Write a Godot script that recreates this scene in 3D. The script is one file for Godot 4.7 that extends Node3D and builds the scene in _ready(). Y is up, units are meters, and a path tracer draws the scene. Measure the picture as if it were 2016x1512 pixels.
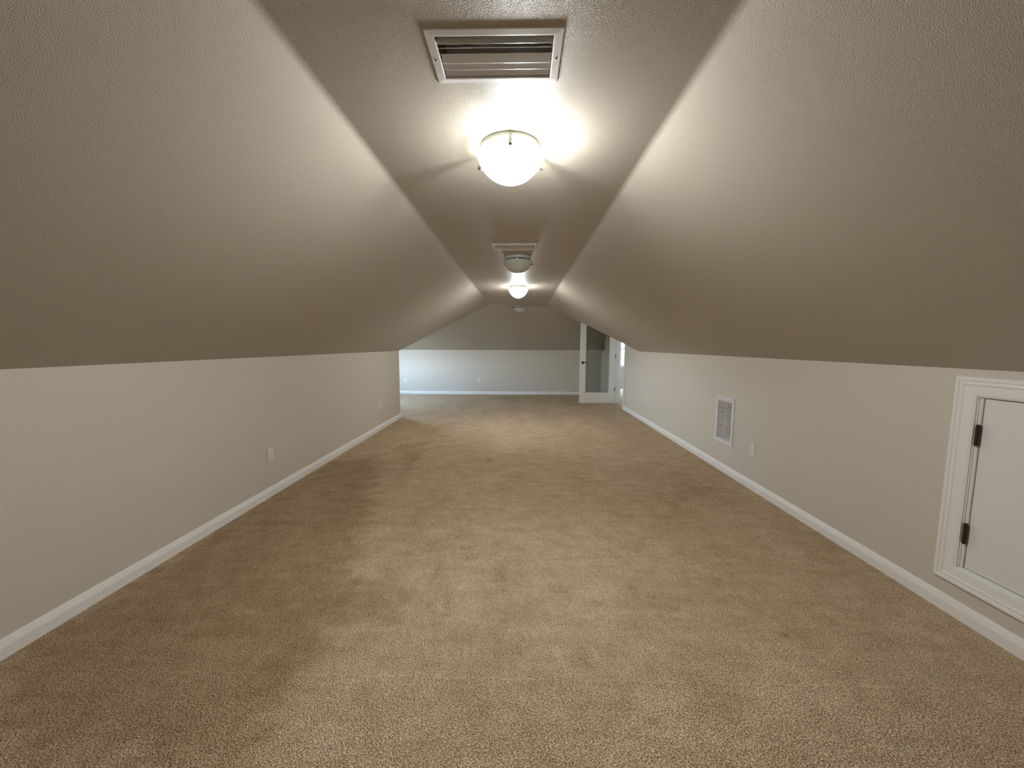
extends Node3D
# Finished attic room: knee walls, sloped ceilings, a cross wing at the far end. Depth runs along -Z.

const H := 1.194       # knee wall height
const HC := 2.15       # flat ceiling height
const XL := -2.147     # left knee wall
const XR := 2.111      # right knee wall
const CL := -0.667     # creases between flat and sloped ceiling
const CR := 0.550
const BACK := -1.6     # depth of the wall behind the viewer
const ZL := 6.77       # end of the left knee wall
const ZR := 6.93       # end of the right sloped ceiling
const ZV := 8.24       # where the valleys reach the flat ceiling
const ZK := 8.66       # start of the far slope
const ZF := 10.10      # far knee wall
const HF := 1.172      # far knee wall height
const XW := -4.1       # left end of the wing
const DN := 7.86       # doorway, near jamb
const DF := 8.62       # doorway, far jamb
const DH := 2.03       # doorway height

var M := {}
var taken := {}

# ---------------------------------------------------------------- helpers
func D(x: float, y: float, depth: float) -> Vector3:
	return Vector3(x, y, -depth)

func mesh_start() -> SurfaceTool:
	var st := SurfaceTool.new()
	st.begin(Mesh.PRIMITIVE_TRIANGLES)
	return st

func tri(st: SurfaceTool, a: Vector3, b: Vector3, c: Vector3, n: Vector3, na = null, nb = null, nc = null) -> void:
	var pts := [a, b, c]
	var ns := [n if na == null else na, n if nb == null else nb, n if nc == null else nc]
	if (b - a).cross(c - a).dot(n) > 0.0:
		pts = [a, c, b]
		ns = [ns[0], ns[2], ns[1]]
	var flat := n.abs().max_axis_index()
	for k in 3:
		st.set_normal(ns[k])
		st.set_uv(Vector2(pts[k].z, pts[k].y) if flat == 0 else Vector2(pts[k].x, pts[k].z) if flat == 1 else Vector2(pts[k].x, pts[k].y))
		st.add_vertex(pts[k])

func quad(st: SurfaceTool, a: Vector3, b: Vector3, c: Vector3, d: Vector3, n: Vector3) -> void:
	tri(st, a, b, c, n)
	tri(st, a, c, d, n)

# closed solid from a planar polygon pushed along ext
func solid(st: SurfaceTool, poly: Array, ext: Vector3) -> void:
	var n := Vector3.ZERO
	for k in poly.size():
		n += poly[k].cross(poly[(k + 1) % poly.size()])
	n = n.normalized()
	if n.dot(ext) > 0.0:
		n = -n
	var u: Vector3 = (poly[1] - poly[0]).normalized()
	var v := n.cross(u)
	var flat := PackedVector2Array()
	for p in poly:
		flat.append(Vector2((p - poly[0]).dot(u), (p - poly[0]).dot(v)))
	var idx := Geometry2D.triangulate_polygon(flat)
	for k in range(0, idx.size(), 3):
		tri(st, poly[idx[k]], poly[idx[k + 1]], poly[idx[k + 2]], n)
		tri(st, poly[idx[k]] + ext, poly[idx[k + 1]] + ext, poly[idx[k + 2]] + ext, -n)
	var area := 0.0
	for k in flat.size():
		area += flat[k].cross(flat[(k + 1) % flat.size()])
	for k in poly.size():
		var a: Vector3 = poly[k]
		var b: Vector3 = poly[(k + 1) % poly.size()]
		var e := flat[(k + 1) % flat.size()] - flat[k]
		var o := Vector2(e.y, -e.x) * signf(area)
		quad(st, a, b, b + ext, a + ext, (u * o.x + v * o.y).normalized())

func box(st: SurfaceTool, lo: Vector3, hi: Vector3) -> void:
	var a := Vector3(minf(lo.x, hi.x), minf(lo.y, hi.y), minf(lo.z, hi.z))
	var b := Vector3(maxf(lo.x, hi.x), maxf(lo.y, hi.y), maxf(lo.z, hi.z))
	solid(st, [a, Vector3(b.x, a.y, a.z), Vector3(b.x, b.y, a.z), Vector3(a.x, b.y, a.z)], Vector3(0, 0, b.z - a.z))

# box with chamfered edges (c), as a hull of inset faces
func soft_box(st: SurfaceTool, lo: Vector3, hi: Vector3, c: float) -> void:
	var mid := (lo + hi) * 0.5
	var h := (hi - lo).abs() * 0.5
	c = minf(c, minf(h.x, minf(h.y, h.z)) * 0.9)
	var g := h - Vector3(c, c, c)
	for ax in 3:
		var b1 := (ax + 1) % 3
		var b2 := (ax + 2) % 3
		for s: float in [-1.0, 1.0]:
			var q := []
			for e in [[-1, -1], [1, -1], [1, 1], [-1, 1]]:
				var p := Vector3.ZERO
				p[ax] = s * h[ax]
				p[b1] = e[0] * g[b1]
				p[b2] = e[1] * g[b2]
				q.append(mid + p)
			var n := Vector3.ZERO
			n[ax] = s
			quad(st, q[0], q[1], q[2], q[3], n)
			for t: float in [-1.0, 1.0]:            # edge between +-ax and +-b1
				var p0 := Vector3.ZERO
				p0[ax] = s * h[ax]; p0[b1] = t * g[b1]; p0[b2] = -g[b2]
				var p1 := p0
				p1[b2] = g[b2]
				var p2 := Vector3.ZERO
				p2[ax] = s * g[ax]; p2[b1] = t * h[b1]; p2[b2] = g[b2]
				var p3 := p2
				p3[b2] = -g[b2]
				var m := Vector3.ZERO
				m[ax] = s; m[b1] = t
				quad(st, mid + p0, mid + p1, mid + p2, mid + p3, m.normalized())
	for sx: float in [-1.0, 1.0]:
		for sy: float in [-1.0, 1.0]:
			for sz: float in [-1.0, 1.0]:
				tri(st, mid + Vector3(sx * h.x, sy * g.y, sz * g.z), mid + Vector3(sx * g.x, sy * h.y, sz * g.z), mid + Vector3(sx * g.x, sy * g.y, sz * h.z), Vector3(sx, sy, sz).normalized())

# profile (pairs: radius, height) turned about the y axis at centre c, smooth
func lathe(st: SurfaceTool, prof: Array, c: Vector3, steps := 48) -> void:
	var cnt := prof.size()
	var ns := []
	for k in cnt:
		var e: Vector2 = prof[mini(k + 1, cnt - 1)] - prof[maxi(k - 1, 0)]
		ns.append(Vector2(e.y, -e.x).normalized())
	for s in steps:
		var a0 := TAU * s / steps
		var a1 := TAU * (s + 1) / steps
		for k in cnt - 1:
			var p := []
			var q := []
			for e in [[k, a0], [k, a1], [k + 1, a1], [k + 1, a0]]:
				var r: Vector2 = prof[e[0]]
				var m: Vector2 = ns[e[0]]
				p.append(c + Vector3(r.x * cos(e[1]), r.y, r.x * sin(e[1])))
				q.append(Vector3(m.x * cos(e[1]), m.y, m.x * sin(e[1])))
			var fn: Vector3 = q[0] + q[1] + q[2] + q[3]
			if prof[k].x > 1e-5:
				tri(st, p[0], p[1], p[2], fn, q[0], q[1], q[2])
			if prof[k + 1].x > 1e-5:
				tri(st, p[0], p[2], p[3], fn, q[0], q[2], q[3])

func tube(st: SurfaceTool, a: Vector3, b: Vector3, r: float, sides := 16, caps := true) -> void:
	var d := (b - a).normalized()
	var u := d.cross(Vector3.UP if absf(d.y) < 0.9 else Vector3.RIGHT).normalized()
	var v := d.cross(u)
	for k in sides:
		var n0 := u * cos(TAU * k / sides) + v * sin(TAU * k / sides)
		var n1 := u * cos(TAU * (k + 1) / sides) + v * sin(TAU * (k + 1) / sides)
		tri(st, a + n0 * r, a + n1 * r, b + n1 * r, n0 + n1, n0, n1, n1)
		tri(st, a + n0 * r, b + n1 * r, b + n0 * r, n0 + n1, n0, n1, n0)
		if caps:
			tri(st, a, a + n0 * r, a + n1 * r, -d)
			tri(st, b, b + n0 * r, b + n1 * r, d)

func commit(st: SurfaceTool, called: String, mat: Material, parent: Node3D) -> MeshInstance3D:
	var o := MeshInstance3D.new()
	o.name = called
	o.mesh = st.commit()
	o.material_override = mat
	o.cast_shadow = GeometryInstance3D.SHADOW_CASTING_SETTING_ON
	parent.add_child(o, true)
	return o

func part(mesh: Mesh, called: String, mat: Material, parent: Node3D, at := Vector3.ZERO, turn := Vector3.ZERO) -> MeshInstance3D:
	var o := MeshInstance3D.new()
	o.name = called
	o.mesh = mesh
	o.material_override = mat
	o.position = at
	o.rotation = turn
	parent.add_child(o, true)
	return o

func numbered(called: String) -> String:
	if not taken.has(called):
		taken[called] = 0
		return called
	taken[called] += 1
	return "%s_%03d" % [called, taken[called]]

func tag(o: Node, label: String, category: String, kind := "", group := "") -> void:
	o.set_meta("label", label)
	o.set_meta("category", category)
	if kind: o.set_meta("kind", kind)
	if group: o.set_meta("group", group)

func setting(st: SurfaceTool, called: String, mat: Material, label: String, category: String) -> MeshInstance3D:
	var o := commit(st, called, mat, self)
	tag(o, label, category, "structure")
	return o

func base(called: String, at: Vector3) -> Node3D:
	var o := Node3D.new()
	o.name = numbered(called)
	add_child(o)
	o.position = at
	return o

# ---------------------------------------------------------------- materials
func plain(c: Color, rough: float, metal := 0.0) -> StandardMaterial3D:
	var m := StandardMaterial3D.new()
	m.albedo_color = c
	m.roughness = rough
	m.metallic = metal
	return m

func noise_image(size: int, freq: float, sd: int, kind: int, octaves := 1, skirt := 0.025) -> Image:
	var n := FastNoiseLite.new()
	n.seed = sd
	n.noise_type = kind
	n.frequency = freq
	n.fractal_type = FastNoiseLite.FRACTAL_NONE if octaves == 1 else FastNoiseLite.FRACTAL_FBM
	n.fractal_octaves = octaves
	var im := n.get_seamless_image(size, size, false, false, skirt, true)
	im.convert(Image.FORMAT_L8)
	return im

func relief_texture() -> Texture2D:
	# sprayed orange-peel paint: flattened blobs over a finer stipple
	var a := noise_image(1024, 0.085, 11, FastNoiseLite.TYPE_SIMPLEX_SMOOTH, 2).get_data()
	var b := noise_image(1024, 0.21, 5, FastNoiseLite.TYPE_SIMPLEX_SMOOTH).get_data()
	var out := PackedByteArray()
	out.resize(a.size())
	for k in a.size():
		var v := smoothstep(0.38, 0.68, a[k] / 255.0) * 0.8 + b[k] / 255.0 * 0.2
		out[k] = int(clampf(v, 0, 1) * 255)
	return ImageTexture.create_from_image(Image.create_from_data(1024, 1024, false, Image.FORMAT_L8, out))

func paint(c: Color, rough: float, relief: Texture2D, height: float, scale: float) -> StandardMaterial3D:
	var m := plain(c, rough)
	m.uv1_scale = Vector3.ONE * scale
	m.heightmap_enabled = true
	m.heightmap_texture = relief
	m.heightmap_scale = height
	return m

# carpet: fine twisted pile (uv1, 0.55 m repeat) times the brushed nap of the whole floor (uv2)
func carpet_material() -> StandardMaterial3D:
	var size := 1024
	var a := noise_image(size, 0.055, 21, FastNoiseLite.TYPE_SIMPLEX_SMOOTH, 2).get_data()
	var b := noise_image(size, 0.13, 22, FastNoiseLite.TYPE_SIMPLEX_SMOOTH, 2).get_data()
	var c := noise_image(size, 0.012, 23, FastNoiseLite.TYPE_SIMPLEX_SMOOTH, 3, 0.15).get_data()
	var d := noise_image(size, 0.075, 24, FastNoiseLite.TYPE_SIMPLEX_SMOOTH, 2).get_data()
	var col := PackedByteArray()
	var hgt := PackedByteArray()
	col.resize(size * size * 3)
	hgt.resize(size * size)
	for k in size * size:
		var p := a[k] / 255.0
		var q := b[k] / 255.0
		var s := c[k] / 255.0
		var pile := smoothstep(0.2, 0.62, p * 0.6 + q * 0.4)
		var pit := smoothstep(0.60, 0.78, d[k] / 255.0)
		var v := 0.785 + 0.20 * pile + (q - 0.5) * 0.32 + (s - 0.5) * 0.12 - 0.32 * pit  # pits darkened in the colour, standing in for shadow between tufts
		col[k * 3] = int(clampf(v, 0, 1) * 255)
		col[k * 3 + 1] = int(clampf(v * (0.985 + 0.015 * pile), 0, 1) * 255)
		col[k * 3 + 2] = int(clampf(v * (0.95 + 0.05 * pile), 0, 1) * 255)
		hgt[k] = int(clampf(pile * 0.7 + q * 0.3 - pit * 0.35, 0, 1) * 255)
	var m := plain(Color(1.0, 0.895, 0.757), 1.0)
	m.metallic_specular = 0.1
	var ti := Image.create_from_data(size, size, false, Image.FORMAT_RGB8, col)
	m.albedo_texture = ImageTexture.create_from_image(ti)
	m.heightmap_enabled = true
	m.heightmap_texture = ImageTexture.create_from_image(Image.create_from_data(size, size, false, Image.FORMAT_L8, hgt))
	m.heightmap_scale = 0.5
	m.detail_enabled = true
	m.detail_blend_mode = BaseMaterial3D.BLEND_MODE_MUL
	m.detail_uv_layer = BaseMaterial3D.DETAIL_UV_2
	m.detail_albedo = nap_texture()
	return m

# swaths of pile laid over by the vacuum cleaner, and single footprints: each is a patch with its own outline
# where the photograph shows it (metres: x, depth); the large left swath runs right up to the wall
func nap_texture() -> Texture2D:
	var w := 1024
	var h := 2048
	var f := PackedFloat32Array()
	f.resize(w * h)
	f.fill(1.0)
	var n := FastNoiseLite.new()
	n.seed = 3
	n.noise_type = FastNoiseLite.TYPE_SIMPLEX_SMOOTH
	n.frequency = 2.2
	n.fractal_octaves = 4
	var sx := w / 5.0
	var sz := h / 10.24
	# polygons: [tone, edge softness, points...]
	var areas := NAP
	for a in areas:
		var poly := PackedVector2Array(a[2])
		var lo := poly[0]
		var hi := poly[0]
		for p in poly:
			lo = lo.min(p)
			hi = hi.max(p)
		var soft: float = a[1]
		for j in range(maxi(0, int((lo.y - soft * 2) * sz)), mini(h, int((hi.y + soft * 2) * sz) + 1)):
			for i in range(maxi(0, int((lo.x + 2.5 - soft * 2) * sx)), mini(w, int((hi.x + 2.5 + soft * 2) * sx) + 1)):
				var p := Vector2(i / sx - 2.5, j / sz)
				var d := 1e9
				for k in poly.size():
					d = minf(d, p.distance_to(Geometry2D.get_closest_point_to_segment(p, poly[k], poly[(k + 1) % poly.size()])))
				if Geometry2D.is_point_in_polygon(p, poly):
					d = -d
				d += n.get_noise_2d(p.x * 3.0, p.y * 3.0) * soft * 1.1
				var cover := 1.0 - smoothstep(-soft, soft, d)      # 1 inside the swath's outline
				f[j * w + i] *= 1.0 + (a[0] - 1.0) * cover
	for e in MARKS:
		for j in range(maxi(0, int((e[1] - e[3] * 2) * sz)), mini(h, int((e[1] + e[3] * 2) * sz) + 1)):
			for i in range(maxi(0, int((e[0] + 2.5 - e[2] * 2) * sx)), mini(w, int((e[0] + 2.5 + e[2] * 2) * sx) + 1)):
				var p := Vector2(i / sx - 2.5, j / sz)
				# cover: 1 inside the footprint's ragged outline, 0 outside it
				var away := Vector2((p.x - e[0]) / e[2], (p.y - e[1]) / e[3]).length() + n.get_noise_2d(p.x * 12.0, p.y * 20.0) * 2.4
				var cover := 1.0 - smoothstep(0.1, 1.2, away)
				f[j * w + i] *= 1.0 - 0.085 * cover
	var big := FastNoiseLite.new()
	big.seed = 9
	big.frequency = 1.1
	big.fractal_octaves = 5
	var out := PackedByteArray()
	out.resize(w * h * 3)
	for j in h:
		for i in w:
			var x := i / sx
			var z := j / sz
			var brushed := big.get_noise_2d(x * 2.2, z * 9.0)      # strands combed across the room
			var mottle := big.get_noise_2d(x * 5.0 + 40.0, z * 5.0)
			var v := f[j * w + i] * (0.945 + 0.05 * big.get_noise_2d(x * 1.4, z * 0.8) + 0.045 * brushed + 0.05 * mottle)
			var k := (j * w + i) * 3
			out[k] = int(clampf(v, 0, 1) * 255)
			out[k + 1] = int(clampf(pow(v, 1.2), 0, 1) * 255)
			out[k + 2] = int(clampf(pow(v, 1.5), 0, 1) * 255)
	return ImageTexture.create_from_image(Image.create_from_data(w, h, false, Image.FORMAT_RGB8, out))

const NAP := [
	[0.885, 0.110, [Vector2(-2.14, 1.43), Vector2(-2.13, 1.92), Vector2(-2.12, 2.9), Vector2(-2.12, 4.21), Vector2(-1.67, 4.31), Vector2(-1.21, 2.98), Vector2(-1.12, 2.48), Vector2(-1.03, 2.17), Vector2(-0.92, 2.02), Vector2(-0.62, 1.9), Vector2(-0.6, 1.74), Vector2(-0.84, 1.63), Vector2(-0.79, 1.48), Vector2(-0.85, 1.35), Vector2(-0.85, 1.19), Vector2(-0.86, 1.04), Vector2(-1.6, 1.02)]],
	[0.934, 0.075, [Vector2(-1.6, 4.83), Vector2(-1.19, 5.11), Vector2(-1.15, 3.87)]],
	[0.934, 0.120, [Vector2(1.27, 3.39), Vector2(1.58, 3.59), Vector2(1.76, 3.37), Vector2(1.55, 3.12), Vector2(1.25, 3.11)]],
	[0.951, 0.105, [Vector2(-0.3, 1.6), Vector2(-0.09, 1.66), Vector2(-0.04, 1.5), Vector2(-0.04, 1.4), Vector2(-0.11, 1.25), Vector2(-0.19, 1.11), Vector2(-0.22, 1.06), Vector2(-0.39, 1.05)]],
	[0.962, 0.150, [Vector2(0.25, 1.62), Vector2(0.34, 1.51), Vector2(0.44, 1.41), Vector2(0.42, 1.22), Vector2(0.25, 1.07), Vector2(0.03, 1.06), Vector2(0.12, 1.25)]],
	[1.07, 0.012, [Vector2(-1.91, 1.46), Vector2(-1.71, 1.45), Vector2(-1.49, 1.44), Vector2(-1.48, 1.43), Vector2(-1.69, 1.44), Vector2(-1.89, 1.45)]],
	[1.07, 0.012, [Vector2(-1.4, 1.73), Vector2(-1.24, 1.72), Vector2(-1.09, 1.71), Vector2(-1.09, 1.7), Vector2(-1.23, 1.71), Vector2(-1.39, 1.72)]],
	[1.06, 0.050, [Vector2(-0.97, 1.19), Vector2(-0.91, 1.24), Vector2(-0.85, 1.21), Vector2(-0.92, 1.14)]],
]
# small trodden marks: centre x, depth, half width, half depth
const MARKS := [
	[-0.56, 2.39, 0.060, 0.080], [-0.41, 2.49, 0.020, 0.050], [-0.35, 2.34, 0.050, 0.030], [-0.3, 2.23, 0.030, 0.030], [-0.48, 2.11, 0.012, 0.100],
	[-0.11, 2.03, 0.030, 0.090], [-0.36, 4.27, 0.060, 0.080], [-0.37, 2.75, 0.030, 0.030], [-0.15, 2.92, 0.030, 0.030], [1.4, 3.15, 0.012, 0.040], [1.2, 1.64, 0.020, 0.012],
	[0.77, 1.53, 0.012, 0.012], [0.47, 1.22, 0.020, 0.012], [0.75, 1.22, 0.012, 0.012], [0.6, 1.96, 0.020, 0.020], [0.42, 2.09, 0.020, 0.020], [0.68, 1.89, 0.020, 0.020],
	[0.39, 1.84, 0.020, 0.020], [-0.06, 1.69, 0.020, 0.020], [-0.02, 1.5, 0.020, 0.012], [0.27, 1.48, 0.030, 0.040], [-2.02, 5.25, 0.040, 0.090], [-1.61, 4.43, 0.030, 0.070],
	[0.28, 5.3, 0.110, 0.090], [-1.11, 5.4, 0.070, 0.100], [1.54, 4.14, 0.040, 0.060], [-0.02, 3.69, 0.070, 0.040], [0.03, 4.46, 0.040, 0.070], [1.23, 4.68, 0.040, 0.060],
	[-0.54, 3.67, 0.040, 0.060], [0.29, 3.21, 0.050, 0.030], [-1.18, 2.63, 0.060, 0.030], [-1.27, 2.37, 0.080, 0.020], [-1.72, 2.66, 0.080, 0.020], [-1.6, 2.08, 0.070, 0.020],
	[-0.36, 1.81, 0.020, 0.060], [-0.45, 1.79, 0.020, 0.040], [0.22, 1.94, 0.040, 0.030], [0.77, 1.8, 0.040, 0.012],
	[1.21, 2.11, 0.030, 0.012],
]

# ---------------------------------------------------------------- scene
func _ready() -> void:
	camera_and_sky()
	make_materials()
	build_shell()
	build_baseboards()
	build_doorway()
	build_access_door()
	build_windows()
	build_lights()
	build_registers()
	build_return_grille()
	build_plates()

func camera_and_sky() -> void:
	var cam := Camera3D.new()
	cam.name = "camera"
	cam.position = Vector3(0, 1.3, 0)
	cam.rotation = Vector3(-0.1008, 0.0216, 0.0028)
	cam.fov = 89.9
	cam.near = 0.02
	cam.far = 200
	cam.current = true
	add_child(cam)
	var env := Environment.new()
	env.background_mode = Environment.BG_SKY
	var sky := Sky.new()
	var sm := ProceduralSkyMaterial.new()
	sm.sky_top_color = Color(0.68, 0.82, 1.0)
	sm.sky_horizon_color = Color(0.90, 0.96, 1.0)
	sm.ground_horizon_color = Color(0.75, 0.78, 0.80)
	sm.ground_bottom_color = Color(0.45, 0.47, 0.48)
	sm.sky_energy_multiplier = 5.7
	sm.ground_energy_multiplier = 3.3
	sky.sky_material = sm
	env.sky = sky
	env.tonemap_mode = Environment.TONE_MAPPER_LINEAR
	env.tonemap_exposure = 1.0
	env.sdfgi_enabled = true
	env.ssao_enabled = true
	env.ssil_enabled = true
	var we := WorldEnvironment.new()
	we.name = "world_environment"
	we.environment = env
	add_child(we)

func make_materials() -> void:
	var relief := relief_texture()
	M.wall = paint(Color(0.835, 0.806, 0.745), 0.6, relief, 0.018, 3.0)
	M.ceiling = paint(Color(0.722, 0.685, 0.622), 0.5, relief, 0.045, 3.0)  # darker than the walls, so the colour itself deepens shade on the slopes
	M.trim = plain(Color(0.955, 0.95, 0.93), 0.32)
	M.door = paint(Color(0.92, 0.915, 0.90), 0.42, relief, 0.012, 3.0)
	M.carpet = carpet_material()
	M.register = plain(Color(0.88, 0.87, 0.86), 0.32)
	M.duct = plain(Color(0.60, 0.61, 0.63), 0.55)
	M.plate = plain(Color(0.90, 0.89, 0.87), 0.35)
	M.subfloor = plain(Color(0.72, 0.60, 0.44), 0.8)
	M.bronze = plain(Color(0.26, 0.22, 0.18), 0.4, 0.55)
	M.nickel = plain(Color(0.62, 0.61, 0.58), 0.3, 0.9)
	M.pan = plain(Color(0.78, 0.78, 0.76), 0.35)
	M.bowl = plain(Color(0.80, 0.81, 0.77), 0.22)
	M.bowl.backlight_enabled = true
	M.bowl.backlight = Color(0.5, 0.5, 0.48)
	M.bowl_lit = plain(Color(0.92, 0.92, 0.90), 0.22)
	M.bowl_lit.emission_enabled = true
	M.bowl_lit.emission = Color(0.95, 0.98, 1.0)
	M.bowl_lit.emission_energy_multiplier = 2.0
	M.glass = plain(Color(0.90, 0.95, 0.94, 0.10), 0.02)
	M.glass.transparency = BaseMaterial3D.TRANSPARENCY_ALPHA
	M.door_glass = plain(Color(0.30, 0.315, 0.26, 0.55), 0.03)
	M.door_glass.transparency = BaseMaterial3D.TRANSPARENCY_ALPHA

# ---------------------------------------------------------------- room shell
func build_shell() -> void:
	# floor, with pile repeat in uv1 and nap map in uv2
	var st := mesh_start()
	var x0 := XW - 0.12
	var x1 := 5.4
	var z0 := BACK - 0.12
	var z1 := 12.2
	for q in [[x0, z0], [x1, z1], [x1, z0], [x0, z0], [x0, z1], [x1, z1]]:
		st.set_normal(Vector3.UP)
		st.set_uv(Vector2(q[0], q[1]) / 0.55)
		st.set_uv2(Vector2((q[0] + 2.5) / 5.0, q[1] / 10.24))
		st.set_tangent(Plane(1, 0, 0, 1))
		st.add_vertex(D(q[0], 0, q[1]))
	var floor_node := Node3D.new()
	floor_node.name = "floor"
	add_child(floor_node)
	tag(floor_node, "tan cut-pile carpet with brushed nap and foot marks", "carpet", "structure")
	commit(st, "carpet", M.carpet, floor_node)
	st = mesh_start()
	box(st, D(x0, -0.15, z0), D(x1, -0.004, z1))
	commit(st, "subfloor", M.subfloor, floor_node)

	# knee walls
	st = mesh_start()
	box(st, D(XL - 0.12, 0, BACK), D(XL, H, ZL))
	setting(st, "wall_left", M.wall, "beige textured knee wall without any door or grille", "wall")
	st = mesh_start()
	box(st, D(XW, 0, ZL - 0.12), D(XL - 0.12, H, ZL))
	setting(st, "wall_near", M.wall, "beige knee wall of the side wing round the corner", "wall")
	# right wall: knee part with the small access opening, gable part with the doorway
	st = mesh_start()
	var ay0 := 0.235
	var ay1 := 1.080
	var az0 := 1.00
	var az1 := 1.812
	box(st, D(XR, 0, BACK), D(XR + 0.12, H, az0))
	box(st, D(XR, 0, az0), D(XR + 0.12, ay0, az1))
	box(st, D(XR, ay1, az0), D(XR + 0.12, H, az1))
	var gy0 := 0.335
	var gy1 := 0.725
	var gz0 := 3.835
	var gz1 := 4.09
	box(st, D(XR, 0, az1), D(XR + 0.12, H, gz0))
	box(st, D(XR, 0, gz0), D(XR + 0.12, gy0, gz1))
	box(st, D(XR, gy1, gz0), D(XR + 0.12, H, gz1))
	box(st, D(XR, 0, gz1), D(XR + 0.12, H, ZR))
	solid(st, [D(XR, 0, ZR), D(XR, 0, DN), D(XR, DH, DN), D(XR, DH, DF), D(XR, 0, DF), D(XR, 0, ZF), D(XR, HF, ZF), D(XR, HC, ZK), D(XR, HC, ZR)], Vector3(0.12, 0, 0))
	setting(st, "wall_right", M.wall, "beige textured wall holding the access door, return grille and doorway", "wall")
	st = mesh_start()
	box(st, D(XW, 0, ZF), D(XR + 0.12, HF, ZF + 0.12))
	setting(st, "wall_far", M.wall, "low beige knee wall at the end of the room", "wall")
	st = mesh_start()
	solid(st, [D(XL - 0.1, 0, BACK), D(XR + 0.1, 0, BACK), D(XR + 0.1, H, BACK), D(CR, HC + 0.1, BACK), D(CL, HC + 0.1, BACK), D(XL - 0.1, H, BACK)], Vector3(0, 0, 0.12))
	setting(st, "wall_back", M.wall, "beige end wall behind the viewer", "wall")
	# left end of the wing with its window opening
	st = mesh_start()
	var wz0 := 8.05
	var wz1 := 9.05
	var wy0 := 0.62
	var wy1 := 1.72
	box(st, D(XW - 0.12, 0, ZL - 0.12), D(XW, HC + 0.1, wz0))
	box(st, D(XW - 0.12, 0, wz1), D(XW, HC + 0.1, ZF + 0.12))
	box(st, D(XW - 0.12, 0, wz0), D(XW, wy0, wz1))
	box(st, D(XW - 0.12, wy1, wz0), D(XW, HC + 0.1, wz1))
	setting(st, "wall_wing_end", M.wall, "beige gable wall of the side wing with the window", "wall")

	# ceilings
	var r := 0.06
	var holes := [[-0.262, 0.108, 1.130, 1.330], [-0.242, 0.128, 3.352, 3.552]]
	st = mesh_start()
	var angl := atan2(HC - H, CL - XL)
	var angr := atan2(HC - H, XR - CR)
	var tl := r * tan(angl / 2)
	var tr := r * tan(angr / 2)
	var zs := [BACK, 1.150, 1.312, 3.372, 3.534, ZV]
	var xs := [CL + tl, -0.242, -0.222, 0.088, 0.108, CR - tr]
	for k in 5:
		if k == 1:
			box(st, D(xs[0], HC, zs[k]), D(-0.242, HC + 0.1, zs[k + 1]))
			box(st, D(0.088, HC, zs[k]), D(xs[5], HC + 0.1, zs[k + 1]))
		elif k == 3:
			box(st, D(xs[0], HC, zs[k]), D(-0.222, HC + 0.1, zs[k + 1]))
			box(st, D(0.108, HC, zs[k]), D(xs[5], HC + 0.1, zs[k + 1]))
		else:
			box(st, D(xs[0], HC, zs[k]), D(xs[5], HC + 0.1, zs[k + 1]))
	box(st, D(XW, HC, ZV), D(XR, HC + 0.1, ZK))
	solid(st, [D(XR, HC, ZR), D(CR, HC, ZV), D(XR, HC, ZV)], Vector3(0, 0.1, 0))
	# rounded creases
	for side in 2:
		var sgn := -1.0 if side == 0 else 1.0
		var ang := angl if side == 0 else angr
		var ex := CL + tl if side == 0 else CR - tr
		var c := Vector2(ex, HC - r)
		for k in 6:
			var a0 := ang * k / 6.0
			var a1 := ang * (k + 1) / 6.0
			var p0 := Vector2(c.x + sgn * r * sin(a0), c.y + r * cos(a0))
			var p1 := Vector2(c.x + sgn * r * sin(a1), c.y + r * cos(a1))
			var n0 := Vector3(-sgn * sin(a0), -cos(a0), 0)
			var n1 := Vector3(-sgn * sin(a1), -cos(a1), 0)
			tri(st, D(p0.x, p0.y, BACK), D(p0.x, p0.y, ZV), D(p1.x, p1.y, ZV), n0 + n1, n0, n0, n1)
			tri(st, D(p0.x, p0.y, BACK), D(p1.x, p1.y, ZV), D(p1.x, p1.y, BACK), n0 + n1, n0, n1, n1)
	setting(st, "ceiling", M.ceiling, "narrow flat ceiling strip carrying the lights and registers", "ceiling")
	st = mesh_start()
	var nl := Vector3(-sin(angl), cos(angl), 0)
	var sl := Vector2(CL - tl * cos(angl), HC - tl * sin(angl))
	solid(st, [D(XL, H, BACK), D(XL, H, ZL), D(sl.x, sl.y, ZV), D(sl.x, sl.y, BACK)], nl * 0.1)
	setting(st, "ceiling_left", M.ceiling, "sloped ceiling above the knee wall without a door", "ceiling")
	st = mesh_start()
	var nr := Vector3(sin(angr), cos(angr), 0)
	var sr := Vector2(CR + tr * cos(angr), HC - tr * sin(angr))
	solid(st, [D(XR, H, BACK), D(XR, H, ZR), D(sr.x, sr.y, ZV), D(sr.x, sr.y, BACK)], nr * 0.1)
	solid(st, [D(XR, H, ZR), D(CR, HC, ZV), D(XR, HC, ZR)], Vector3(0.03, 0, 0.03))
	setting(st, "ceiling_right", M.ceiling, "sloped ceiling above the wall with the access door", "ceiling")
	st = mesh_start()
	solid(st, [D(XW, H, ZL), D(XL, H, ZL), D(CL, HC, ZV), D(XW, HC, ZV)], Vector3(0, 0.1, 0.05))
	setting(st, "ceiling_wing", M.ceiling, "sloped ceiling of the side wing over its knee wall", "ceiling")
	st = mesh_start()
	solid(st, [D(XW, HC, ZK), D(XR, HC, ZK), D(XR, HF, ZF), D(XW, HF, ZF)], Vector3(0, 0.1, -0.05))
	setting(st, "ceiling_far", M.ceiling, "sloped ceiling running down to the low end wall", "ceiling")

	# the room seen through the doorway
	st = mesh_start()
	box(st, D(XR + 0.12, 0, 6.2), D(5.3, 2.3, 6.32))
	box(st, D(5.3, 0, 6.2), D(5.42, 2.3, 12.2))
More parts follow.
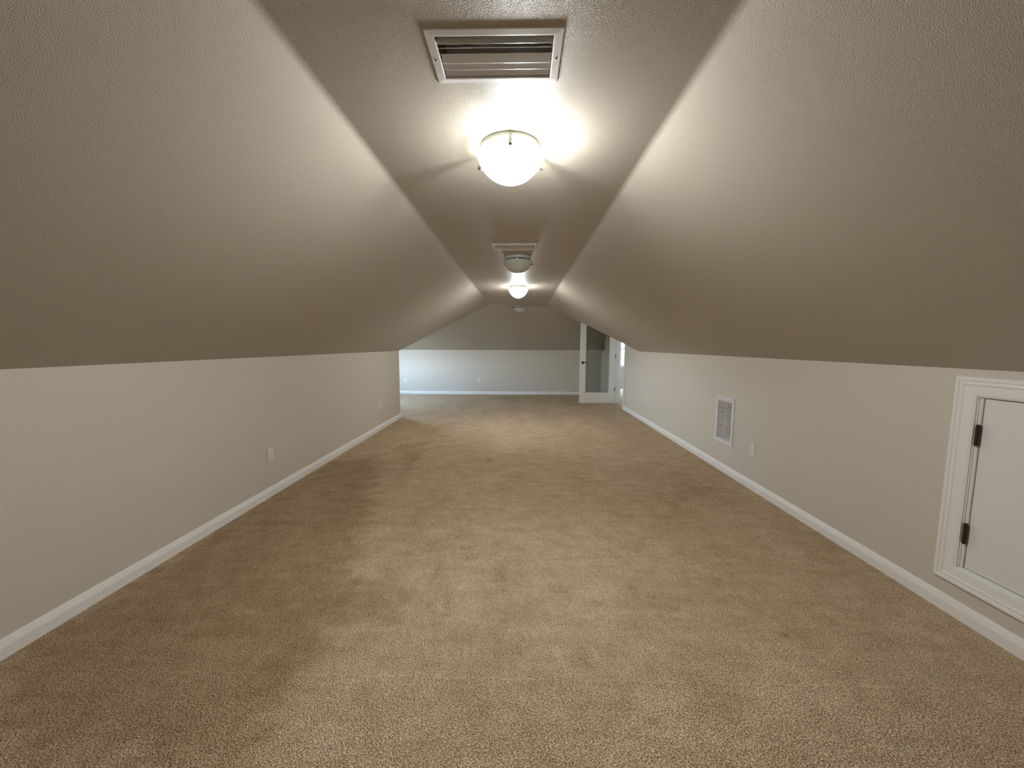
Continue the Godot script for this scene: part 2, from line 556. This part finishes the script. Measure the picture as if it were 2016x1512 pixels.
	box(st, D(XR, 0, ZF + 0.12), D(XR + 0.12, 2.3, 12.0))
	box(st, D(XR, HF, ZF - 0.4), D(XR + 0.12, 2.3, ZF + 0.12))
	box(st, D(XR, HC, 6.2), D(XR + 0.12, 2.3, 12.0))
	# window wall, opening x 2.55..3.75, y 0.66..1.72
	box(st, D(XR, 0, 12.0), D(2.55, 2.3, 12.12))
	box(st, D(3.75, 0, 12.0), D(5.3, 2.3, 12.12))
	box(st, D(2.55, 0, 12.0), D(3.75, 0.66, 12.12))
	box(st, D(2.55, 1.72, 12.0), D(3.75, 2.3, 12.12))
	setting(st, "wall_next_room", M.wall, "beige walls of the daylit room beyond the glass door", "wall")
	st = mesh_start()
	box(st, D(XR + 0.1, 2.3, 6.2), D(5.42, 2.4, 12.2))
	setting(st, "ceiling_next_room", M.ceiling, "flat ceiling of the room beyond the glass door", "ceiling")

# baseboard profile (out from wall, up)
const BASE_PROFILE := [[0.0, 0.0], [0.016, 0.0], [0.016, 0.048], [0.0145, 0.054], [0.0060, 0.076], [0.004, 0.080], [0.0, 0.081]]

func baseboard(st: SurfaceTool, a: Vector3, b: Vector3, out: Vector3, ma := 0.0, mb := 0.0) -> void:
	# ma, mb: mitre at each end (+1 outer corner, -1 inner corner)
	var d := (b - a).normalized()
	for k in BASE_PROFILE.size() - 1:
		var p: Array = BASE_PROFILE[k]
		var q: Array = BASE_PROFILE[k + 1]
		var e := Vector2(q[0] - p[0], q[1] - p[1])
		var n := (out * e.y - Vector3.UP * e.x).normalized()
		var pa: Vector3 = a + out * p[0] + Vector3.UP * p[1] - d * p[0] * ma
		var pb: Vector3 = b + out * p[0] + Vector3.UP * p[1] + d * p[0] * mb
		var qa: Vector3 = a + out * q[0] + Vector3.UP * q[1] - d * q[0] * ma
		var qb: Vector3 = b + out * q[0] + Vector3.UP * q[1] + d * q[0] * mb
		quad(st, pa, pb, qb, qa, n)

func build_baseboards() -> void:
	var st := mesh_start()
	baseboard(st, D(XL, 0, BACK), D(XL, 0, ZL), Vector3.RIGHT, -1, 1)
	baseboard(st, D(XL, 0, ZL), D(XW, 0, ZL), Vector3.FORWARD, 1, -1)
	setting(st, "baseboard_left", M.trim, "white baseboard along the knee wall without a door", "baseboard")
	st = mesh_start()
	baseboard(st, D(XR, 0, BACK), D(XR, 0, DN - 0.07), Vector3.LEFT, -1, 0)
	baseboard(st, D(XR, 0, DF + 0.07), D(XR, 0, ZF), Vector3.LEFT, 0, -1)
	setting(st, "baseboard_right", M.trim, "white baseboard running under the small access door", "baseboard")
	st = mesh_start()
	baseboard(st, D(XW, 0, ZF), D(XR, 0, ZF), Vector3.BACK, -1, -1)
	setting(st, "baseboard_far", M.trim, "white baseboard along the low end wall", "baseboard")
	st = mesh_start()
	baseboard(st, D(XR + 0.12, 0, 12.0), D(5.3, 0, 12.0), Vector3.BACK, -1, -1)
	setting(st, "baseboard_next_room", M.trim, "white baseboard below the window beyond the glass door", "baseboard")

# moulded casing bar between two outer corners; inner corners given too; profile (share of width, thickness)
const CASING := [[0.0, 0.0], [0.0, 0.015], [0.05, 0.019], [0.18, 0.019], [0.23, 0.0145], [0.28, 0.0145], [0.33, 0.018], [0.40, 0.0172], [0.46, 0.0138], [0.88, 0.0120], [1.0, 0.0085], [1.0, 0.0]]

func casing_bar(st: SurfaceTool, oa: Vector3, ob: Vector3, ia: Vector3, ib: Vector3, out: Vector3) -> void:
	var w := (ia - oa) - (ob - oa).normalized() * (ia - oa).dot((ob - oa).normalized())
	var wl := w.length()
	w = w / wl
	for k in CASING.size() - 1:
		var p: Array = CASING[k]
		var q: Array = CASING[k + 1]
		var e := Vector2((q[0] - p[0]) * wl, q[1] - p[1])
		var n := (out * e.x - w * e.y).normalized()
		quad(st, oa.lerp(ia, p[0]) + out * p[1], ob.lerp(ib, p[0]) + out * p[1], ob.lerp(ib, q[0]) + out * q[1], oa.lerp(ia, q[0]) + out * q[1], n)

# ---------------------------------------------------------------- glass door and its doorway
func build_doorway() -> void:
	var t := Node3D.new()
	t.name = "trim_1"
	add_child(t)
	tag(t, "white casing and jamb around the doorway with the glass door", "door frame", "structure")
	var w := 0.065
	var st := mesh_start()
	casing_bar(st, D(XR, 0, DN - w), D(XR, DH + w, DN - w), D(XR, 0, DN), D(XR, DH, DN), Vector3.LEFT)
	commit(st, "side_casing", M.trim, t)
	st = mesh_start()
	casing_bar(st, D(XR, 0, DF + w), D(XR, DH + w, DF + w), D(XR, 0, DF), D(XR, DH, DF), Vector3.LEFT)
	commit(st, "side_casing", M.trim, t)
	st = mesh_start()
	casing_bar(st, D(XR, DH + w, DN - w), D(XR, DH + w, DF + w), D(XR, DH, DN), D(XR, DH, DF), Vector3.LEFT)
	commit(st, "head_casing", M.trim, t)
	st = mesh_start()
	soft_box(st, D(XR - 0.002, 0, DF), D(XR + 0.122, DH, DF - 0.016), 0.002)
	soft_box(st, D(XR + 0.045, 0, DF - 0.014), D(XR + 0.08, DH, DF - 0.026), 0.002)
	commit(st, "jamb", M.trim, t)
	st = mesh_start()
	soft_box(st, D(XR - 0.002, 0, DN), D(XR + 0.122, DH, DN + 0.016), 0.002)
	soft_box(st, D(XR + 0.045, 0, DN + 0.014), D(XR + 0.08, DH, DN + 0.026), 0.002)
	commit(st, "jamb", M.trim, t)

	# door leaf, swung open square to the wall; x runs from the hinge to the latch edge
	var d := Node3D.new()
	d.name = "door_1"
	add_child(d)
	d.position = D(XR - 0.012, 0.012, DF - 0.01)
	tag(d, "open white door with one large glass pane and dark lever handle", "door", "structure")
	var lw := 0.775
	var lh := DH - 0.02
	var th := 0.035
	var sw := 0.118
	st = mesh_start()
	soft_box(st, Vector3(-lw, 0, 0), Vector3(-lw + sw, lh, th), 0.003)
	commit(st, "stile", M.trim, d)
	st = mesh_start()
	soft_box(st, Vector3(-sw, 0, 0), Vector3(0, lh, th), 0.003)
	commit(st, "stile", M.trim, d)
	st = mesh_start()
	soft_box(st, Vector3(-lw + sw, 0, 0), Vector3(-sw, 0.225, th), 0.003)
	commit(st, "rail", M.trim, d)
	st = mesh_start()
	soft_box(st, Vector3(-lw + sw, lh - 0.118, 0), Vector3(-sw, lh, th), 0.003)
	commit(st, "rail", M.trim, d)
	# glazing bead round the pane, both faces
	st = mesh_start()
	var gx0 := -lw + sw
	var gx1 := -sw
	var gy0 := 0.225
	var gy1 := lh - 0.118
	for zz in [0.004, th - 0.014]:
		soft_box(st, Vector3(gx0, gy0, zz), Vector3(gx0 + 0.012, gy1, zz + 0.01), 0.002)
		soft_box(st, Vector3(gx1 - 0.012, gy0, zz), Vector3(gx1, gy1, zz + 0.01), 0.002)
		soft_box(st, Vector3(gx0, gy0, zz), Vector3(gx1, gy0 + 0.012, zz + 0.01), 0.002)
		soft_box(st, Vector3(gx0, gy1 - 0.012, zz), Vector3(gx1, gy1, zz + 0.01), 0.002)
	commit(st, "glazing_bead", M.trim, d)
	st = mesh_start()
	quad(st, Vector3(gx0, gy0, th / 2), Vector3(gx1, gy0, th / 2), Vector3(gx1, gy1, th / 2), Vector3(gx0, gy1, th / 2), Vector3(0, 0, 1))
	commit(st, "pane", M.door_glass, d)
	for s in 2:
		var zf: float = th if s == 0 else 0.0
		var sg := 1.0 if s == 0 else -1.0
		var hx := -lw + 0.060
		st = mesh_start()
		tube(st, Vector3(hx, 0.905, zf), Vector3(hx, 0.905, zf + sg * 0.010), 0.030, 24)
		var rose := commit(st, "handle_rose", M.bronze, d)
		st = mesh_start()
		tube(st, Vector3(hx, 0.905, zf + sg * 0.008), Vector3(hx, 0.905, zf + sg * 0.055), 0.010, 14)
		tube(st, Vector3(hx, 0.905, zf + sg * 0.050), Vector3(hx + 0.105, 0.909, zf + sg * 0.050), 0.0085, 12)
		commit(st, "lever", M.bronze, rose)
	for hy in [0.31, 1.05, 1.79]:
		st = mesh_start()
		tube(st, Vector3(0.006, hy - 0.045, th + 0.004), Vector3(0.006, hy + 0.045, th + 0.004), 0.0085, 12)
		soft_box(st, Vector3(0.0, hy - 0.045, 0.004), Vector3(0.004, hy + 0.045, th), 0.001)
		commit(st, "hinge", M.bronze, d)

# ---------------------------------------------------------------- small access door in the right knee wall
func build_access_door() -> void:
	var d := Node3D.new()
	d.name = "door_2"
	add_child(d)
	tag(d, "small white access door with moulded casing and two dark hinges", "door", "structure")
	var y0 := 0.245
	var y1 := 1.070
	var z0 := 1.01      # latch side, towards the viewer
	var z1 := 1.802     # hinge side
	var w := 0.088
	var oc := [D(XR, y0 - w, z0 - w), D(XR, y0 - w, z1 + w), D(XR, y1 + w, z1 + w), D(XR, y1 + w, z0 - w)]
	var ic := [D(XR, y0, z0), D(XR, y0, z1), D(XR, y1, z1), D(XR, y1, z0)]
	for k in 4:
		var st := mesh_start()
		casing_bar(st, oc[k], oc[(k + 1) % 4], ic[k], ic[(k + 1) % 4], Vector3.LEFT)
		commit(st, "casing", M.trim, d)
	# jamb lining, set back a little from the casing edge
	for b in [[y0 - 0.010, y1 + 0.010, z1 + 0.010, z1 - 0.004], [y0 - 0.010, y1 + 0.010, z0 - 0.010, z0 + 0.004], [y0 - 0.010, y0 + 0.004, z0, z1], [y1 - 0.004, y1 + 0.010, z0, z1]]:
		var st := mesh_start()
		box(st, D(XR - 0.001, b[0], b[2]), D(XR + 0.118, b[1], b[3]))
		commit(st, "jamb", M.trim, d)
	var st2 := mesh_start()
	soft_box(st2, D(XR + 0.006, y0 + 0.007, z0 + 0.008), D(XR + 0.041, y1 - 0.008, z1 - 0.019), 0.003)
	commit(st2, "panel", M.door, d)
	st2 = mesh_start()
	soft_box(st2, D(XR + 0.043, y0, z0), D(XR + 0.06, y0 + 0.03, z1), 0.002)
	soft_box(st2, D(XR + 0.043, y1 - 0.03, z0), D(XR + 0.06, y1, z1), 0.002)
	soft_box(st2, D(XR + 0.043, y0, z1 - 0.03), D(XR + 0.06, y1, z1), 0.002)
	soft_box(st2, D(XR + 0.043, y0, z0), D(XR + 0.06, y1, z0 + 0.03), 0.002)
	box(st2, D(XR + 0.10, y0, z0), D(XR + 0.118, y1, z1))
	commit(st2, "stop", M.trim, d)
	# hinge edge strip of the jamb beside the panel
	st2 = mesh_start()
	soft_box(st2, D(XR + 0.002, y0 + 0.004, z1 - 0.004), D(XR + 0.04, y1 - 0.004, z1 - 0.0165), 0.003)
	commit(st2, "hinge_strip", M.trim, d)
	for hy in [0.892, 0.419]:
		var h := mesh_start()
		tube(h, D(XR - 0.006, hy - 0.046, z1 - 0.0165), D(XR - 0.006, hy + 0.046, z1 - 0.0165), 0.0085, 14)
		tube(h, D(XR - 0.006, hy - 0.050, z1 - 0.0165), D(XR - 0.006, hy - 0.046, z1 - 0.0165), 0.006, 10)
		tube(h, D(XR - 0.006, hy + 0.046, z1 - 0.0165), D(XR - 0.006, hy + 0.050, z1 - 0.0165), 0.006, 10)
		soft_box(h, D(XR - 0.003, hy - 0.045, z1 - 0.002), D(XR + 0.002, hy + 0.045, z1 - 0.018), 0.001)
		var hn := commit(h, "hinge", M.bronze, d)
		hn.set_meta("label", "dark bronze butt hinge")

# ---------------------------------------------------------------- windows
func window(called: String, label: String, at: Vector3, turn: float, w: float, h: float) -> void:
	# built in its own axes: x along the wall, y up from the sill, z into the room
	var o := Node3D.new()
	o.name = called
	add_child(o)
	o.position = at
	o.rotation.y = turn
	tag(o, label, "window", "structure")
	var f := 0.045
	var st := mesh_start()
	soft_box(st, Vector3(-w / 2, 0, -0.09), Vector3(-w / 2 + f, h, -0.02), 0.003)
	soft_box(st, Vector3(w / 2 - f, 0, -0.09), Vector3(w / 2, h, -0.02), 0.003)
	soft_box(st, Vector3(-w / 2, 0, -0.09), Vector3(w / 2, f, -0.02), 0.003)
	soft_box(st, Vector3(-w / 2, h - f, -0.09), Vector3(w / 2, h, -0.02), 0.003)
	commit(st, "window_frame", M.trim, o)
	st = mesh_start()
	soft_box(st, Vector3(-w / 2 + f, h / 2 - 0.02, -0.07), Vector3(w / 2 - f, h / 2 + 0.02, -0.035), 0.003)
	commit(st, "meeting_rail", M.trim, o)
	st = mesh_start()
	soft_box(st, Vector3(-w / 2 - 0.05, -0.025, -0.02), Vector3(w / 2 + 0.05, 0, 0.03), 0.004)
	commit(st, "window_sill", M.trim, o)
	for k in 2:
		st = mesh_start()
		var y0 := f if k == 0 else h / 2 + 0.02
		var y1 := h / 2 - 0.02 if k == 0 else h - f
		quad(st, Vector3(-w / 2 + f, y0, -0.055), Vector3(w / 2 - f, y0, -0.055), Vector3(w / 2 - f, y1, -0.055), Vector3(-w / 2 + f, y1, -0.055), Vector3(0, 0, 1))
		commit(st, "pane", M.glass, o)

func build_windows() -> void:
	window("window_1", "white sash window at the end of the side wing", D(XW, 0.62, 8.55), PI / 2, 1.0, 1.1)
	window("window_2", "bright sash window in the room beyond the glass door", D(3.15, 0.66, 12.0), 0.0, 1.2, 1.06)

# ---------------------------------------------------------------- flush ceiling lights
# spherical-cap profile, t from the bottom (0) to the rim (1)
func bowl_point(t: float, radius: float, rim: float, deep: float) -> Vector2:
	var top := deg_to_rad(72)
	var a := top * t
	return Vector2(radius * sin(a) / sin(top), rim - deep * (cos(a) - cos(top)) / (1.0 - cos(top)))

func ceiling_light(x: float, depth: float, turn: float, lit: bool, label: String, bowl_depth: float) -> void:
	var o := base("ceiling_light", D(x, HC, depth))
	tag(o, label, "ceiling light", "", "flush bowl lights along the ceiling strip")
	var st := mesh_start()
	lathe(st, [Vector2(0, 0), Vector2(0.124, 0), Vector2(0.128, -0.004), Vector2(0.127, -0.025), Vector2(0.121, -0.030), Vector2(0, -0.030)], Vector3.ZERO)
	commit(st, "ceiling_pan", M.pan, o)
	# frosted bowl with a rolled rim
	var rim := -0.048
	var rr := 0.142
	st = mesh_start()
	var prof := []
	for k in 17:
		prof.append(bowl_point(k / 16.0, rr, rim, bowl_depth))
	prof[0].x = 0.0
	prof.append(Vector2(rr + 0.002, rim + 0.003))
	prof.append(Vector2(rr - 0.001, rim + 0.006))
	prof.append(Vector2(rr - 0.005, rim + 0.004))
	for k in 16:
		prof.append(bowl_point((15 - k) / 16.0, rr - 0.006, rim, bowl_depth - 0.005))
	prof[-1].x = 0.0
	lathe(st, prof, Vector3.ZERO, 56)
	commit(st, "bowl", M.bowl_lit if lit else M.bowl, o)
	for k in 3:
		var a := turn + TAU * k / 3.0
		var d := Vector3(sin(a), 0, cos(a))
		var t := Vector3(cos(a), 0, -sin(a))
		st = mesh_start()
		# flat strap from the pan out over the rim and down
		solid(st, [d * 0.118 + Vector3(0, -0.010, 0) - t * 0.006, d * 0.152 + Vector3(0, -0.020, 0) - t * 0.006, d * 0.154 + Vector3(0, rim - 0.016, 0) - t * 0.006, d * 0.149 + Vector3(0, rim - 0.018, 0) - t * 0.006, d * 0.148 + Vector3(0, -0.025, 0) - t * 0.006, d * 0.118 + Vector3(0, -0.016, 0) - t * 0.006], t * 0.012)
		var clip := commit(st, "clip", M.nickel, o)
		st = mesh_start()
		tube(st, d * 0.146 + Vector3(0, rim - 0.006, 0), d * 0.166 + Vector3(0, rim - 0.006, 0), 0.0075, 12)
		commit(st, "thumb_screw", M.nickel, clip)
	if lit:
		var l := OmniLight3D.new()
		l.name = "bulb_light"
		l.light_color = LAMP_COLOR
		l.light_energy = LAMP
		l.light_size = 0.035
		l.omni_range = 14.0
		l.omni_attenuation = 2.0
		l.shadow_enabled = true
		l.position = Vector3(0.04, -0.06, 0.045) if depth < 2.0 else Vector3(0, -0.06, 0)      # the bulb sits off centre in the first bowl
		o.add_child(l)
		# the frosted bowl sends most of its light down through its broad face
		var a := AreaLight3D.new()
		a.name = "bowl_light"
		a.light_color = LAMP_COLOR
		a.light_energy = LAMP_DOWN
		a.area_size = Vector2(0.2, 0.2)
		a.area_range = 14.0
		a.area_attenuation = 2.0
		a.shadow_enabled = true
		a.position = Vector3(0, -0.085, 0)
		a.rotation.x = -PI / 2
		o.add_child(a)

const LAMP := 0.97
const LAMP_DOWN := 1.20
const LAMP_COLOR := Color(0.975, 0.99, 1.0)

func build_lights() -> void:
	ceiling_light(-0.048, 1.75, 0.03, true, "lit bowl light right beside a louvred ceiling register", 0.104)
	ceiling_light(-0.030, 3.84, -0.05, false, "unlit frosted bowl light just past a ceiling register", 0.104)
	ceiling_light(-0.036, 5.72, 0.52, true, "lit bowl light between two unlit ones", 0.122)
	ceiling_light(-0.033, 8.48, 0.3, false, "unlit bowl light where the ceiling meets the far slope", 0.104)

# ---------------------------------------------------------------- ceiling registers
func build_registers() -> void:
	var labels := ["white louvred ceiling register beside a lit bowl light", "white louvred ceiling register beside an unlit bowl light"]
	var w := 0.385
	var d := 0.216
	var iw := 0.330
	var id := 0.166
	# flange: sloped picture-frame bars
	var bars := []
	var oc := [Vector3(-w / 2, 0, -d / 2), Vector3(w / 2, 0, -d / 2), Vector3(w / 2, 0, d / 2), Vector3(-w / 2, 0, d / 2)]
	var ic := [Vector3(-iw / 2, 0, -id / 2), Vector3(iw / 2, 0, -id / 2), Vector3(iw / 2, 0, id / 2), Vector3(-iw / 2, 0, id / 2)]
	var prof := [[0.0, 0.0], [0.02, -0.002], [0.10, -0.0035], [0.86, -0.0045], [0.97, -0.004], [1.0, -0.002], [1.0, 0.03]]
	var st := mesh_start()
	for k in 4:
		var k2 := (k + 1) % 4
		var wv: Vector3 = (ic[k] + ic[k2] - oc[k] - oc[k2]).normalized()
		for j in prof.size() - 1:
			var p: Array = prof[j]
			var q: Array = prof[j + 1]
			var e := Vector2((q[0] - p[0]) * 0.026, q[1] - p[1])
			var n := (Vector3.DOWN * e.x + wv * e.y).normalized()
			if j == prof.size() - 2:
				n = wv
			quad(st, oc[k].lerp(ic[k], p[0]) + Vector3(0, p[1], 0), oc[k2].lerp(ic[k2], p[0]) + Vector3(0, p[1], 0), oc[k2].lerp(ic[k2], q[0]) + Vector3(0, q[1], 0), oc[k].lerp(ic[k], q[0]) + Vector3(0, q[1], 0), n)
	var frame_mesh := st.commit()
	st = mesh_start()
	soft_box(st, Vector3(-iw / 2 + 0.002, -0.0010, -0.0115), Vector3(iw / 2 - 0.002, 0.0010, 0.0115), 0.0007)
	var blade_mesh := st.commit()
	st = mesh_start()
	for b in [[-iw / 2 - 0.004, -iw / 2, -id / 2, id / 2], [iw / 2, iw / 2 + 0.004, -id / 2, id / 2], [-iw / 2, iw / 2, -id / 2 - 0.004, -id / 2], [-iw / 2, iw / 2, id / 2, id / 2 + 0.004]]:
		box(st, Vector3(b[0], 0.03, b[2]), Vector3(b[1], 0.9, b[3]))
	box(st, Vector3(-iw / 2, 0.896, -id / 2), Vector3(iw / 2, 0.9, id / 2))
	var duct_mesh := st.commit()
	st = mesh_start()
	lathe(st, [Vector2(0, 0.0015), Vector2(0.0032, 0.001), Vector2(0.0042, -0.001)], Vector3.ZERO, 14)
	var screw_mesh := st.commit()
	# blade tilt: angle of the blade's chord above the horizontal, measured up and away from the viewer
	var tilt := [105.0, 36.0, 38.0, 148.0, 148.0, 148.0]
	var place := [0.021, 0.054, 0.077, 0.097, 0.124, 0.151]      # from the edge nearest the viewer
	for r in 2:
		var o := base("ceiling_register", D([-0.077, -0.057][r], HC, [1.231, 3.453][r]))
		tag(o, labels[r], "air vent", "", "ceiling registers along the flat strip")
		part(frame_mesh, "frame", M.register, o)
		for k in 6:
			var a := deg_to_rad(tilt[k])
			part(blade_mesh, "louver", M.register, o, Vector3(0, 0.005, id / 2 - place[k]), Vector3(a, 0, 0))
		part(duct_mesh, "duct", M.duct, o)
		for s in [-1, 1]:
			part(screw_mesh, "screw", M.nickel, o, Vector3(s * 0.178, -0.0042, -0.006), Vector3(PI, 0, 0))

# ---------------------------------------------------------------- return grille on the right wall
func build_return_grille() -> void:
	var o := base("return_grille", D(XR, 0.530, 3.962))
	o.rotation.y = -PI / 2          # own axes: x along the wall, y up, z out of the wall
	tag(o, "white slatted return air grille low on the wall", "air vent")
	var w := 0.352
	var h := 0.496
	var iw := 0.262
	var ih := 0.404
	var st := mesh_start()
	var oc := [Vector3(-w / 2, -h / 2, 0), Vector3(w / 2, -h / 2, 0), Vector3(w / 2, h / 2, 0), Vector3(-w / 2, h / 2, 0)]
	var ic := [Vector3(-iw / 2, -ih / 2, 0), Vector3(iw / 2, -ih / 2, 0), Vector3(iw / 2, ih / 2, 0), Vector3(-iw / 2, ih / 2, 0)]
	var prof := [[0.0, 0.0], [0.02, 0.006], [0.12, 0.0095], [0.92, 0.0095], [1.0, 0.007], [1.0, -0.03]]
	for k in 4:
		var k2 := (k + 1) % 4
		var wv: Vector3 = (ic[k] + ic[k2] - oc[k] - oc[k2]).normalized()
		for j in prof.size() - 1:
			var p: Array = prof[j]
			var q: Array = prof[j + 1]
			var e := Vector2((q[0] - p[0]) * 0.045, q[1] - p[1])
			var n := (Vector3.BACK * e.x - wv * e.y).normalized()
			quad(st, oc[k].lerp(ic[k], p[0]) + Vector3(0, 0, p[1]), oc[k2].lerp(ic[k2], p[0]) + Vector3(0, 0, p[1]), oc[k2].lerp(ic[k2], q[0]) + Vector3(0, 0, q[1]), oc[k].lerp(ic[k], q[0]) + Vector3(0, 0, q[1]), n)
	commit(st, "frame", M.register, o)
	st = mesh_start()
	soft_box(st, Vector3(-iw / 2, -0.0008, -0.0058), Vector3(iw / 2, 0.0008, 0.0058), 0.0005)
	var slat := st.commit()
	for k in 23:
		part(slat, "slat", M.register, o, Vector3(0, -ih / 2 + 0.009 + k * (ih - 0.018) / 22.0, -0.002), Vector3(deg_to_rad(38), 0, 0))
	st = mesh_start()
	soft_box(st, Vector3(-0.005, -ih / 2, -0.016), Vector3(0.005, ih / 2, -0.003), 0.001)
	commit(st, "mullion", M.register, o)
	st = mesh_start()
	box(st, Vector3(-iw / 2 - 0.004, -ih / 2, -0.80), Vector3(iw / 2 + 0.004, ih / 2, -0.795))
	for s in [-1, 1]:
		box(st, Vector3(s * (iw / 2), -ih / 2, -0.80), Vector3(s * (iw / 2 + 0.003), ih / 2, -0.03))
		box(st, Vector3(-iw / 2, s * (ih / 2), -0.80), Vector3(iw / 2, s * (ih / 2 + 0.003), -0.03))
	commit(st, "duct", M.duct, o)

# ---------------------------------------------------------------- outlet plates
func plate(at: Vector3, turn: float, style: String, label: String) -> void:
	var o := base("outlet_plate" if style != "blank" else "blank_plate", at)
	o.rotation.y = turn
	tag(o, label, "wall plate")
	var st := mesh_start()
	soft_box(st, Vector3(-0.0365, -0.060, 0), Vector3(0.0365, 0.060, 0.0065), 0.003)
	commit(st, "cover", M.plate, o)
	if style == "duplex":
		for s in [-1, 1]:
			st = mesh_start()
			soft_box(st, Vector3(-0.0165, s * 0.0205 - 0.0145, 0.005), Vector3(0.0165, s * 0.0205 + 0.0145, 0.0085), 0.0015)
			commit(st, "receptacle", M.plate, o)
	elif style == "rocker":
		st = mesh_start()
		soft_box(st, Vector3(-0.0165, -0.0335, 0.005), Vector3(0.0165, 0.0335, 0.0085), 0.0015)
		commit(st, "insert", M.plate, o)
	for sy in ([-0.042, 0.042] if style != "duplex" else [0.0]):
		st = mesh_start()
		tube(st, Vector3(0, sy, 0.006), Vector3(0, sy, 0.0074), 0.0028, 10)
		commit(st, "screw", M.plate, o)

func build_plates() -> void:
	plate(D(XL, 0.358, 3.182), PI / 2, "blank", "white wall plate alone on the long knee wall without a door")
	plate(D(XL, 0.390, 5.775), PI / 2, "blank", "white wall plate near the outside corner of the knee wall")
	plate(D(XR, 0.365, 3.459), -PI / 2, "rocker", "white outlet plate between the return grille and the access door")
	plate(D(XR, 0.390, 6.466), -PI / 2, "rocker", "white outlet plate between the glass door and the return grille")
	plate(D(-3.05, 0.365, ZF), 0.0, "duplex", "white outlet on the low end wall near the daylit corner")
	plate(D(-1.10, 0.375, ZF), 0.0, "duplex", "white outlet on the middle of the low end wall")
